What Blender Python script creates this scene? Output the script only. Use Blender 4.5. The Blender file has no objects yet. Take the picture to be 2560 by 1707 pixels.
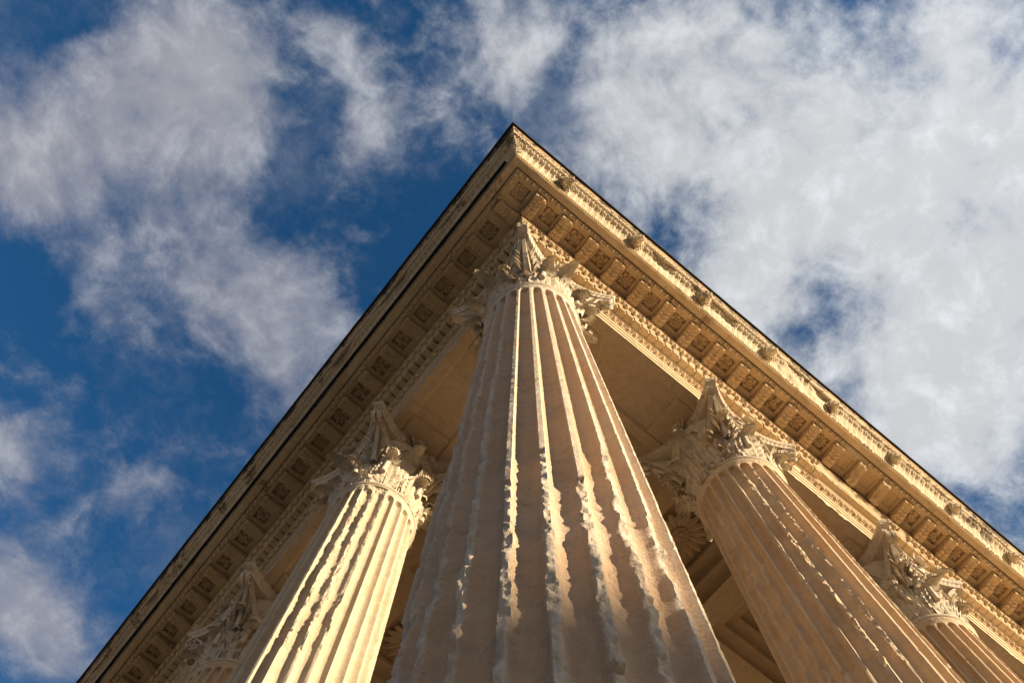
import bpy, math, random
import numpy as np
from mathutils import Matrix, Vector

# ------------------------------------------------------------------ camera, sky, sun
scene = bpy.context.scene
coll = scene.collection
rnd = random.Random(7)
PI = math.pi

CAM = (-0.9681, -1.0342, 0.0)
cam_data = bpy.data.cameras.new("camera")
cam = bpy.data.objects.new("camera", cam_data)
coll.objects.link(cam)
cam.matrix_world = (Matrix.Translation(CAM) @ Matrix.Rotation(-0.6256, 4, 'Z')
                    @ Matrix.Rotation(2.9221, 4, 'X') @ Matrix.Rotation(0.0572, 4, 'Z'))
cam_data.sensor_fit = 'HORIZONTAL'
cam_data.sensor_width = 36.0
cam_data.lens = 26.52
cam_data.clip_start = 0.05
cam_data.clip_end = 5000
scene.camera = cam

SUN_AZ = math.radians(-61.0)
SUN_EL = math.radians(13.0)
sun_data = bpy.data.lights.new("sun", 'SUN')
sun_data.energy = 5.0
sun_data.angle = math.radians(0.5)
sun_data.color = (1.0, 0.80, 0.55)
sun = bpy.data.objects.new("sun", sun_data)
coll.objects.link(sun)
sdir = Vector((math.cos(SUN_EL) * math.cos(SUN_AZ), math.cos(SUN_EL) * math.sin(SUN_AZ), math.sin(SUN_EL)))
sun.rotation_euler = sdir.to_track_quat('Z', 'Y').to_euler()

scene.view_settings.view_transform = 'Standard'
scene.view_settings.look = 'None'
scene.view_settings.exposure = 1.05
scene.view_settings.gamma = 1.0
scene.cycles.max_bounces = 8
scene.cycles.diffuse_bounces = 6

class NT:
    """small helper round a node tree"""
    def __init__(self, nt):
        self.nt = nt
    def new(self, t, **kw):
        n = self.nt.nodes.new(t)
        for k, v in kw.items():
            setattr(n, k, v)
        return n
    def put(self, sock, v):
        if isinstance(v, bpy.types.NodeSocket):
            self.nt.links.new(v, sock)
        else:
            sock.default_value = v
    def math(self, op, a, b=0.0, c=None, clamp=False):
        n = self.new('ShaderNodeMath', operation=op, use_clamp=clamp)
        self.put(n.inputs[0], a); self.put(n.inputs[1], b)
        if c is not None: self.put(n.inputs[2], c)
        return n.outputs[0]
    def mix(self, f, a, b, blend='MIX'):
        n = self.new('ShaderNodeMix', data_type='RGBA', blend_type=blend)
        self.put(n.inputs[0], f)
        self.put(n.inputs[6], a if isinstance(a, bpy.types.NodeSocket) else (*a, 1))
        self.put(n.inputs[7], b if isinstance(b, bpy.types.NodeSocket) else (*b, 1))
        return n.outputs[2]
    def noise(self, vec, scale, detail=4, rough=0.55, dist=0.0, lac=2.0):
        n = self.new('ShaderNodeTexNoise')
        self.put(n.inputs['Vector'], vec)
        n.inputs['Scale'].default_value = scale
        n.inputs['Detail'].default_value = detail
        n.inputs['Roughness'].default_value = rough
        n.inputs['Lacunarity'].default_value = lac
        n.inputs['Distortion'].default_value = dist
        return n
    def ramp(self, f, lo, hi):
        n = self.new('ShaderNodeMapRange', interpolation_type='SMOOTHSTEP')
        self.put(n.inputs['Value'], f)
        n.inputs['From Min'].default_value = lo
        n.inputs['From Max'].default_value = hi
        return n.outputs[0]

def build_world():
    w = bpy.data.worlds.new("World")
    scene.world = w
    w.use_nodes = True
    w.node_tree.nodes.clear()
    T = NT(w.node_tree)
    sky = T.new('ShaderNodeTexSky', sky_type='NISHITA')
    sky.sun_disc = False
    sky.sun_elevation = SUN_EL
    sky.sun_rotation = PI / 2 - SUN_AZ
    sky.air_density = 1.0
    sky.dust_density = 0.4
    sky.ozone_density = 3.0
    tc = T.new('ShaderNodeTexCoord')
    sep = T.new('ShaderNodeSeparateXYZ')
    T.put(sep.inputs[0], tc.outputs['Generated'])
    zc = T.math('MAXIMUM', sep.outputs[2], 0.06)
    u = T.math('DIVIDE', sep.outputs[0], zc)
    v = T.math('DIVIDE', sep.outputs[1], zc)
    comb = T.new('ShaderNodeCombineXYZ')
    T.put(comb.inputs[0], u); T.put(comb.inputs[1], v)
    P = comb.outputs[0]                       # a point on a flat cloud deck above the place
    # soft warp so that the cloud edges fray
    wn = T.noise(P, 2.6, 2, 0.5)
    wsub = T.new('ShaderNodeVectorMath', operation='SUBTRACT')
    T.put(wsub.inputs[0], wn.outputs['Color']); wsub.inputs[1].default_value = (0.5, 0.5, 0.5)
    wsc = T.new('ShaderNodeVectorMath', operation='SCALE')
    T.put(wsc.inputs[0], wsub.outputs[0]); wsc.inputs[3].default_value = 0.13
    wad = T.new('ShaderNodeVectorMath', operation='ADD')
    T.put(wad.inputs[0], P); T.put(wad.inputs[1], wsc.outputs[0])
    PW = wad.outputs[0]
    cover = None
    for (bu, bv, ru, rv, ang, amp) in CLOUDS:
        mp = T.new('ShaderNodeMapping', vector_type='TEXTURE')
        T.put(mp.inputs[0], PW)
        mp.inputs['Location'].default_value = (bu, bv, 0)
        mp.inputs['Rotation'].default_value = (0, 0, ang)
        mp.inputs['Scale'].default_value = (ru, rv, 1)
        ln = T.new('ShaderNodeVectorMath', operation='LENGTH')
        T.put(ln.inputs[0], mp.outputs[0])
        g = T.math('MULTIPLY', T.ramp(ln.outputs['Value'], 1.45, 0.0), amp)
        cover = g if cover is None else T.math('ADD', cover, g)
    cover = T.math('MAXIMUM', T.math('MINIMUM', cover, 0.85), -0.5)
    n1 = T.noise(PW, 4.2, 11, 0.60, 0.0).outputs['Fac']
    n2 = T.noise(PW, 17.0, 8, 0.66, 0.25).outputs['Fac']
    f = T.math('ADD', T.math('MULTIPLY', T.math('SUBTRACT', n1, 0.5), 1.9), T.math('MULTIPLY', T.math('SUBTRACT', n2, 0.5), 0.75))
    n3 = T.noise(P, 48.0, 5, 0.7, 0.3).outputs['Fac']
    f = T.math('ADD', f, T.math('MULTIPLY', T.math('SUBTRACT', n3, 0.5), 0.30))
    dens = T.math('ADD', cover, f)
    a = T.math('ADD', T.math('MULTIPLY', T.ramp(dens, -0.02, 0.75), 0.62), T.math('MULTIPLY', T.ramp(dens, 0.1, 1.25), 0.38))
    veil = T.math('MULTIPLY', T.ramp(T.math('ADD', T.noise(PW, 2.4, 9, 0.62).outputs['Fac'], T.math('MULTIPLY', T.math('SUBTRACT', n3, 0.5), 0.22)), 0.44, 0.78), 0.40)
    a = T.math('SUBTRACT', 1.0, T.math('MULTIPLY', T.math('SUBTRACT', 1.0, a), T.math('SUBTRACT', 1.0, veil)))
    a = T.math('MULTIPLY', a, 0.90)
    # clouds are brighter on the sun's side
    sd = T.new('ShaderNodeVectorMath', operation='DOT_PRODUCT')
    T.put(sd.inputs[0], tc.outputs['Generated']); sd.inputs[1].default_value = tuple(sdir)
    sunny = T.ramp(sd.outputs['Value'], -0.25, 0.62)
    base = T.mix(sunny, (2.4, 2.5, 3.05), (7.7, 7.75, 7.6))
    thick = T.math('ADD', T.math('MULTIPLY', T.ramp(dens, 0.35, 1.15), 0.8), T.math('MULTIPLY', T.ramp(T.noise(PW, 2.3, 4, 0.5).outputs['Fac'], 0.35, 0.65), 0.45))
    base = T.mix(T.math('MULTIPLY', thick, 0.42), base, (4.1, 3.95, 4.0))
    fib = T.ramp(n2, 0.45, 0.75)
    base = T.mix(T.math('MULTIPLY', fib, T.math('MULTIPLY_ADD', sunny, 0.35, 0.18)), base, (8.6, 9.0, 9.4))
    tint = T.mix(1.0, sky.outputs[0], (0.29, 0.80, 1.06), 'MULTIPLY')
    low = T.ramp(sep.outputs[2], 0.66, 0.18)            # warm evening haze towards the horizon
    glow = T.mix(T.ramp(sd.outputs['Value'], -0.6, 0.95), (1.3, 1.3, 1.5), (11.0, 8.6, 6.3))
    col = T.mix(T.math('MULTIPLY', low, 0.85), T.mix(a, tint, base), glow)
    bg = T.new('ShaderNodeBackground')
    T.put(bg.inputs[0], col)
    bg.inputs[1].default_value = 0.0595
    out = T.new('ShaderNodeOutputWorld')
    T.nt.links.new(bg.outputs[0], out.inputs[0])

# where the cloud masses stand on the deck (u, v, half sizes, turn, density)
def cam_uv(px, py):
    """photo pixel -> direction / z"""
    d = Vector(((px - 1280) / 1885.68, -(py - 853.5) / 1885.68, -1.0))
    d = cam.matrix_world.to_3x3() @ d
    return d.x / d.z, d.y / d.z
def cloud(px, py, rx, ry, deg, amp):
    u, v = cam_uv(px, py)
    u2, v2 = cam_uv(px + 20 * math.cos(math.radians(deg)), py + 20 * math.sin(math.radians(deg)))
    return (u, v, rx / 1800, ry / 1800, math.atan2(v2 - v, u2 - u), amp)
CLOUDS = [cloud(*a) for a in (
    (420, 260, 300, 230, 30, 0.62), (560, 120, 230, 160, 0, 0.35), (90, 400, 200, 110, 0, 0.4),
    (600, 700, 270, 170, 30, 0.72), (730, 930, 170, 110, 50, 0.42), (180, 560, 160, 90, 20, 0.25),
    (30, 1120, 110, 120, 0, 0.5), (330, 1240, 190, 110, -15, 0.4), (40, 1520, 250, 250, 0, 0.8),
    (830, 110, 130, 60, 60, 0.3), (1230, 150, 190, 150, 30, 0.36), (960, 370, 160, 50, 40, 0.16),
    (560, 1080, 140, 90, 0, 0.3), (220, 1640, 120, 90, 0, 0.3), (450, 520, 620, 480, 40, 0.20), (40, 300, 240, 200, 0, 0.2), (250, 740, 120, 160, 0, 0.22), (900, 200, 320, 240, 0, 0.16), (120, 1350, 260, 330, 0, 0.16), (820, 830, 120, 90, 50, 0.2),
    (1950, 250, 620, 420, 20, 0.66), (2300, 900, 500, 620, 20, 0.58), (1800, 560, 420, 230, 40, 0.26),
    (2480, 350, 260, 520, 0, 0.42), (2420, 950, 260, 300, 0, 0.2),
    (1420, 290, 90, 110, 0, -0.55), (1780, 560, 80, 120, -30, -0.36), (2090, 760, 190, 90, 20, -0.22), (1640, 560, 90, 110, 10, -0.3),
    (1960, 850, 100, 50, 10, -0.35), (2190, 330, 110, 90, 20, -0.22), (2420, 600, 90, 140, 30, -0.3),
    (2440, 1230, 140, 60, 30, -0.45), (1330, 330, 100, 70, 0, -0.4),
    (110, 50, 140, 90, 0, -0.5), (790, 290, 80, 180, 10, -0.5), (720, 470, 90, 110, 0, -0.4), (110, 30, 170, 70, 0, -0.3),
    (330, 950, 240, 90, 25, -0.5), (200, 820, 150, 60, 0, -0.1), (1020, 480, 150, 120, 0, -0.3),
    (520, 1190, 90, 60, 0, -0.25), (330, 1420, 160, 70, -40, -0.4), (60, 620, 60, 90, 0, -0.35),
)]
build_world()

# ------------------------------------------------------------------ materials
def stone(name, base, warm, grey, warm_amt=0.5, grey_amt=0.3, bump=0.5, fine=90.0, rough=0.9, speck=0.5, streak=0.0, big=1.3, fresh_lit=None, thr=0.5, block=0.0, mottle=0.25):
    m = bpy.data.materials.new(name)
    m.use_nodes = True
    T = NT(m.node_tree)
    b = m.node_tree.nodes['Principled BSDF']
    geo = T.new('ShaderNodeNewGeometry')
    P = geo.outputs['Position']
    c = T.mix(T.math('MULTIPLY', T.ramp(T.noise(P, big, 5, 0.6, 0.4).outputs['Fac'], 0.42, 0.66), warm_amt), base, warm)
    c = T.mix(T.math('MULTIPLY', T.ramp(T.noise(P, big * 2.7 + 1, 6, 0.65, 0.6).outputs['Fac'], thr, thr + 0.22 if thr >= 0.5 else thr + 0.1), grey_amt), c, grey)
    if streak:
        mp = T.new('ShaderNodeMapping'); T.put(mp.inputs[0], P); mp.inputs['Scale'].default_value = (1, 1, 0.12)
        s = T.ramp(T.noise(mp.outputs[0], 14, 5, 0.6, 0.2).outputs['Fac'], 0.5, 0.72)
        c = T.mix(T.math('MULTIPLY', s, streak), c, tuple(x * 0.62 for x in warm))
    if fresh_lit:                                   # arrises and breaks are rubbed pale; flutes' brown skin also paints in shade
        at = T.new('ShaderNodeAttribute', attribute_name='fresh_lit')
        c = T.mix(at.outputs['Fac'], c, T.mix(T.ramp(T.noise(P, 7, 5, 0.6).outputs['Fac'], 0.4, 0.7), fresh_lit, tuple(x * 0.86 for x in fresh_lit)))
    if block:                                   # courses of separate blocks: own tone, dark joints
        sp = T.new('ShaderNodeSeparateXYZ'); T.put(sp.inputs[0], P)
        t = T.math('DIVIDE', T.math('MAXIMUM', sp.outputs[0], sp.outputs[1]), block)
        wn = T.new('ShaderNodeTexWhiteNoise', noise_dimensions='1D'); T.put(wn.inputs['W'], T.math('ADD', T.math('FLOOR', t), T.math('MULTIPLY', T.math('GREATER_THAN', sp.outputs[0], sp.outputs[1]), 50.0)))
        c = T.mix(T.math('MULTIPLY', wn.outputs[0], 0.38), c, tuple(x * 0.62 for x in warm))
        fr = T.math('FRACT', T.math('ADD', t, T.math('MULTIPLY', T.noise(P, 5, 3).outputs['Fac'], 0.01)))
        c = T.mix(T.math('MULTIPLY', T.math('LESS_THAN', fr, 0.006), 0.6), c, tuple(x * 0.25 for x in base))
    ms = T.noise(P, 9, 6, 0.7, 0.5).outputs['Fac']
    c = T.mix(T.math('MULTIPLY', T.ramp(ms, 0.46, 0.62), mottle), c, tuple(x * 0.55 for x in base))
    pn = T.noise(P, fine * 0.8, 4, 0.6).outputs['Fac']
    pit = T.ramp(pn, 0.66, 0.76)
    c = T.mix(T.math('MULTIPLY', pit, speck), c, tuple(x * 0.35 for x in base))
    mid = T.noise(P, 24, 6, 0.65).outputs['Fac']
    c = T.mix(T.math('MULTIPLY', T.ramp(mid, 0.35, 0.7), 0.22), c, tuple(min(1, x * 1.25) for x in base))
    T.put(b.inputs['Base Color'], c)
    b.inputs['Roughness'].default_value = rough
    b.inputs['Specular IOR Level'].default_value = 0.25
    h = T.math('ADD', T.math('MULTIPLY', mid, 0.7), T.math('MULTIPLY', T.noise(P, fine, 5, 0.7).outputs['Fac'], 0.5))
    h = T.math('SUBTRACT', h, T.math('MULTIPLY', pit, 0.5))
    bp = T.new('ShaderNodeBump')
    bp.inputs['Strength'].default_value = bump
    bp.inputs['Distance'].default_value = 0.016
    T.put(bp.inputs['Height'], h)
    T.nt.links.new(bp.outputs[0], b.inputs['Normal'])
    return m

M = {}
M['shaft'] = stone('shaft_stone', (0.56, 0.425, 0.30), (0.57, 0.37, 0.20), (0.42, 0.345, 0.28), 0.6, 0.5, 0.9, 95, speck=0.5, streak=0.25, fresh_lit=(0.65, 0.58, 0.47))
M['capital'] = stone('capital_stone', (0.58, 0.50, 0.38), (0.52, 0.36, 0.19), (0.40, 0.36, 0.31), 0.35, 0.3, 0.5, 120, speck=0.6, mottle=0.4)
M['cornice'] = stone('cornice_stone', (0.61, 0.48, 0.315), (0.56, 0.385, 0.20), (0.42, 0.36, 0.27), 0.5, 0.35, 0.5, 110, speck=0.4, block=1.17)
M['sima'] = stone('sima_stone', (0.62, 0.53, 0.38), (0.55, 0.42, 0.26), (0.40, 0.35, 0.28), 0.3, 0.35, 0.35, 100, speck=0.4, block=1.17, mottle=0.12)
M['soffit'] = stone('soffit_stone', (0.56, 0.425, 0.285), (0.50, 0.34, 0.185), (0.42, 0.335, 0.24), 0.7, 0.5, 0.3, 90, speck=0.35, big=0.9, block=2.7, mottle=0.3)
M['panel'] = stone('panel_stone', (0.57, 0.425, 0.26), (0.53, 0.355, 0.175), (0.38, 0.30, 0.21), 0.6, 0.4, 0.4, 100, speck=0.4, block=1.17, mottle=0.3)
M['shaft_pale'] = stone('pale_shaft_stone', (0.50, 0.42, 0.30), (0.50, 0.34, 0.18), (0.38, 0.33, 0.27), 0.5, 0.4, 0.8, 100, speck=0.6, streak=0.25, fresh_lit=(0.62, 0.545, 0.41), mottle=0.25)
M['shaft_warm'] = stone('warm_shaft_stone', (0.58, 0.425, 0.265), (0.60, 0.375, 0.175), (0.40, 0.34, 0.29), 0.6, 0.5, 0.7, 110, speck=0.5, streak=0.3, fresh_lit=(0.60, 0.48, 0.33))
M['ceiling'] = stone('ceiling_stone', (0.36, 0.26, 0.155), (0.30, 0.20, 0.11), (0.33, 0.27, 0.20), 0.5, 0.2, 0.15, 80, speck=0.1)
M['crown'] = stone('fillet_stone', (0.40, 0.29, 0.175), (0.32, 0.20, 0.095), (0.05, 0.04, 0.03), 0.7, 0.9, 0.35, 90, speck=0.4, big=1.1, thr=0.499)
M['podium'] = stone('podium_stone', (0.48, 0.38, 0.26), (0.44, 0.33, 0.20), (0.36, 0.31, 0.25), 0.4, 0.3, 0.4, 60)
M['ground'] = stone('paving_stone', (0.46, 0.355, 0.235), (0.42, 0.31, 0.19), (0.36, 0.30, 0.23), 0.4, 0.3, 0.3, 30)
M['house'] = stone('render_wall', (0.36, 0.29, 0.21), (0.34, 0.26, 0.17), (0.3, 0.26, 0.21), 0.4, 0.3, 0.2, 20)
def plain(name, col, rough=0.6, metal=0.0):
    m = bpy.data.materials.new(name); m.use_nodes = True
    T = NT(m.node_tree); b = m.node_tree.nodes['Principled BSDF']
    geo = T.new('ShaderNodeNewGeometry')
    n = T.noise(geo.outputs['Position'], 9, 5, 0.6).outputs['Fac']
    T.put(b.inputs['Base Color'], T.mix(T.ramp(n, 0.3, 0.7), tuple(x * 0.75 for x in col), tuple(x * 1.25 for x in col)))
    b.inputs['Roughness'].default_value = rough
    b.inputs['Metallic'].default_value = metal
    return m
def add_crust(m, col, lo, hi, zscale=0.6):
    T = NT(m.node_tree); b = m.node_tree.nodes['Principled BSDF']
    old = b.inputs['Base Color'].links[0].from_socket
    geo = T.new('ShaderNodeNewGeometry')
    f = T.math('ADD', T.math('MULTIPLY', T.noise(geo.outputs['Position'], 2.1, 3, 0.5).outputs['Fac'], 0.6), T.math('MULTIPLY', T.noise(geo.outputs['Position'], 14, 6, 0.65).outputs['Fac'], 0.4))
    T.put(b.inputs['Base Color'], T.mix(T.math('MULTIPLY', T.ramp(f, lo, hi), 0.9), old, col))
add_crust(M['crown'], (0.035, 0.028, 0.02), 0.515, 0.57)
add_crust(M['sima'], (0.20, 0.16, 0.11), 0.56, 0.62)
add_crust(M['capital'], (0.24, 0.17, 0.10), 0.55, 0.63)
add_crust(M['cornice'], (0.26, 0.18, 0.10), 0.57, 0.64)
M['lead'] = plain('dark_lead', (0.012, 0.012, 0.009), 0.85)
M['tile'] = plain('roof_tile', (0.30, 0.17, 0.10), 0.85)
M['glass'] = plain('window_glass', (0.05, 0.06, 0.07), 0.15)
M['wood'] = plain('shutter_wood', (0.20, 0.22, 0.18), 0.7)

# ------------------------------------------------------------------ noise in numpy
def _hash(ix, iy, iz, seed):
    h = (ix * 374761393 + iy * 668265263 + iz * 2147483647 + seed * 144269) & 0xffffffff
    h = ((h ^ (h >> 13)) * 1274126177) & 0xffffffff
    h = ((h ^ (h >> 16)) * 2246822519) & 0xffffffff
    return ((h ^ (h >> 15)) & 0xffff) / 65535.0
def vnoise(x, y, z, seed=0):
    x, y, z = np.broadcast_arrays(np.asarray(x, float), np.asarray(y, float), np.asarray(z, float))
    xi = np.floor(x).astype(np.int64); yi = np.floor(y).astype(np.int64); zi = np.floor(z).astype(np.int64)
    fx, fy, fz = x - xi, y - yi, z - zi
    fx = fx * fx * (3 - 2 * fx); fy = fy * fy * (3 - 2 * fy); fz = fz * fz * (3 - 2 * fz)
    r = 0
    for dx in (0, 1):
        wx = fx if dx else 1 - fx
        for dy in (0, 1):
            wy = fy if dy else 1 - fy
            for dz in (0, 1):
                wz = fz if dz else 1 - fz
                r = r + wx * wy * wz * _hash(xi + dx, yi + dy, zi + dz, seed)
    return r
def fbm(x, y, z, octaves=4, seed=0, gain=0.5):
    r = 0; a = 1; t = 0
    for o in range(octaves):
        r = r + a * vnoise(x * 2 ** o, y * 2 ** o, z * 2 ** o, seed + o * 17)
        t += a; a *= gain
    return r / t
def sstep(x, a, b):
    t = np.clip((x - a) / (b - a), 0, 1)
    return t * t * (3 - 2 * t)

# ------------------------------------------------------------------ mesh helpers
def link(o, parent=None):
    coll.objects.link(o)
    if parent is not None:
        o.parent = parent
    return o
def grid_faces(nu, nv, wrap_u=False, flip=False, off=0):
    """vertices indexed [v * nu + u]"""
    uu = np.arange(nu if wrap_u else nu - 1)
    vv = np.arange(nv - 1)
    U, V = np.meshgrid(uu, vv)
    U2 = (U + 1) % nu
    q = np.stack([V * nu + U, V * nu + U2, (V + 1) * nu + U2, (V + 1) * nu + U], -1).reshape(-1, 4)
    if flip:
        q = q[:, ::-1]
    return q + off
class MB:
    def __init__(self):
        self.v = []; self.f = []; self.n = 0
    def add(self, verts, faces):
        verts = np.asarray(verts, float).reshape(-1, 3)
        self.v.append(verts)
        self.f.append((np.asarray(faces, np.int64) + self.n) if len(faces) else np.zeros((0, 4), np.int64))
        self.n += len(verts)
    def box(self, x0, x1, y0, y1, z0, z1):
        v = [(x0, y0, z0), (x1, y0, z0), (x1, y1, z0), (x0, y1, z0), (x0, y0, z1), (x1, y0, z1), (x1, y1, z1), (x0, y1, z1)]
        self.add(v, [(0, 3, 2, 1), (4, 5, 6, 7), (0, 1, 5, 4), (1, 2, 6, 5), (2, 3, 7, 6), (3, 0, 4, 7)])
    def grid(self, V, wrap_u=False, flip=False):
        nv, nu = V.shape[:2]
        self.add(V.reshape(-1, 3), grid_faces(nu, nv, wrap_u, flip))
    def ball(self, c, r, nu=10, nv=6, half=None):
        th = np.linspace(0, 2 * PI, nu, endpoint=False); ph = np.linspace(0.001, PI - 0.001, nv)
        P, T = np.meshgrid(ph, th, indexing='ij')
        V = np.stack([c[0] + r[0] * np.sin(P) * np.cos(T), c[1] + r[1] * np.sin(P) * np.sin(T), c[2] + r[2] * np.cos(P)], -1)
        self.grid(V, True)
    def tube(self, pts, rad, n=8, flat=1.0):
        """swept tube along pts; rad scalar or list"""
        pts = [Vector(p) for p in pts]
        rad = rad if hasattr(rad, '__len__') else [rad] * len(pts)
        up = Vector((0, 0, 1)); rows = []
        for i, p in enumerate(pts):
            t = (pts[min(i + 1, len(pts) - 1)] - pts[max(i - 1, 0)]).normalized()
            a = t.cross(up)
            a = a.normalized() if a.length > 1e-3 else Vector((1, 0, 0))
            b = a.cross(t).normalized()
            rows.append([tuple(p + a * (rad[i] * math.cos(k * 2 * PI / n)) + b * (rad[i] * flat * math.sin(k * 2 * PI / n))) for k in range(n)])
        self.grid(np.array(rows), True)
        for row, rev in ((0, True), (len(rows) - 1, False)):
            c = len(rows[0])
            self.add(list(rows[row]) + [tuple(pts[row])], [(k, (k + 1) % c, c, c) if not rev else ((k + 1) % c, k, c, c) for k in range(c)])
    def ribbon(self, pts, nrm, side, w, th):
        """thick strip along pts: nrm(i) thickness direction, side(i) width direction"""
        rows = []
        for i, p in enumerate(pts):
            p = np.array(p, float); n_ = np.array(nrm[i], float); s_ = np.array(side[i], float)
            ww = w[i] if hasattr(w, '__len__') else w
            rows.append([p - s_ * ww / 2 - n_ * th / 2, p - s_ * ww / 2 + n_ * th / 2, p - s_ * ww * 0.3 + n_ * th * 0.25, p + s_ * ww * 0.3 + n_ * th * 0.25, p + s_ * ww / 2 + n_ * th / 2, p + s_ * ww / 2 - n_ * th / 2])
        self.grid(np.array(rows), True)
        for r in (rows[0], rows[-1]):
            self.add(r, [(0, 1, 2, 3), (0, 3, 4, 5)])
    def petal(self, p0, d, n, length, width, curl=0.3, thick=0.5, segs=5, pow_=1.0, droop=0.0):
        """closed leaf finger: starts at p0, grows along d, faces n, bends towards n"""
        p0 = np.array(p0, float); d = np.array(d, float); d = d / np.linalg.norm(d)
        n = np.array(n, float); n = n - d * (n @ d); n = n / np.linalg.norm(n); s = np.cross(n, d)
        rows = []
        for i in range(segs + 1):
            t = i / segs
            w = width * 0.5 * ((0.42 + 0.58 * min(1.0, 2.0 * t)) * math.sqrt(max(0.0, 1 - t ** 3.4)) + 0.04)
            c = p0 + d * length * t * (1 - 0.25 * curl * t * t) + n * length * curl * t * t
            nn = n - d * 2 * curl * t; nn = nn / np.linalg.norm(nn)
            rows.append([c - s * w, c + nn * w * thick, c + s * w, c - nn * w * thick * 0.6])
        self.grid(np.array(rows), True, flip=True)
    def xform(self, Mx):
        A = np.array(Mx)
        self.v = [v @ A[:3, :3].T + A[:3, 3] for v in self.v]
        return self
    def merge(self, other, Mx=None):
        V = np.concatenate(other.v); F = np.concatenate(other.f)
        if Mx is not None:
            A = np.array(Mx); V = V @ A[:3, :3].T + A[:3, 3]
        self.add(V, F)
    def mesh(self, name, mat, smooth=True, angle=40):
        V = np.concatenate(self.v); F = np.concatenate(self.f)
        tri = F[:, 2] == F[:, 3]
        me = bpy.data.meshes.new(name)
        me.vertices.add(len(V)); me.vertices.foreach_set('co', V.ravel())
        Q = F[~tri]; Tt = F[tri][:, :3]
        loops = np.concatenate([Q.ravel(), Tt.ravel()])
        me.loops.add(len(loops)); me.loops.foreach_set('vertex_index', loops.astype(np.int32))
        tot = np.concatenate([np.full(len(Q), 4), np.full(len(Tt), 3)]).astype(np.int32)
        st = np.concatenate([[0], np.cumsum(tot)[:-1]]).astype(np.int32)
        me.polygons.add(len(tot)); me.polygons.foreach_set('loop_start', st); me.polygons.foreach_set('loop_total', tot)
        me.update(calc_edges=True)
        me.materials.append(mat)
        if smooth:
            me.polygons.foreach_set('use_smooth', np.ones(len(tot), bool))
            try:
                me.set_sharp_from_angle(angle=math.radians(angle))
            except Exception:
                pass
        me.validate()
        return me
    def build(self, name, mat, parent=None, smooth=True, angle=40, loc=None):
        o = bpy.data.objects.new(name, self.mesh(name, mat, smooth, angle))
        if loc is not None:
            o.location = loc
        return link(o, parent)
def inst(name, me, Mx, parent):
    o = bpy.data.objects.new(name, me)
    link(o, parent)
    o.matrix_local = Mx
    return o
def empty(name, loc, label, cat, group=None, kind=None):
    o = bpy.data.objects.new(name, None)
    link(o)
    o.location = loc
    if label: o['label'] = label
    if cat: o['category'] = cat
    if group: o['group'] = group
    o['kind'] = kind or 'thing'
    return o
def tag(o, label=None, cat=None, group=None, kind=None):
    for k, v in (('label', label), ('category', cat), ('group', group), ('kind', kind)):
        if v: o[k] = v
    return o

# ------------------------------------------------------------------ columns
HN = 6.80          # top of the shaft (neck ring)
HA = 7.98          # underside of the architrave
SX, SY = 2.636, 2.5
BASE = -1.60
T_END = 13.2
NF = 24

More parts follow.
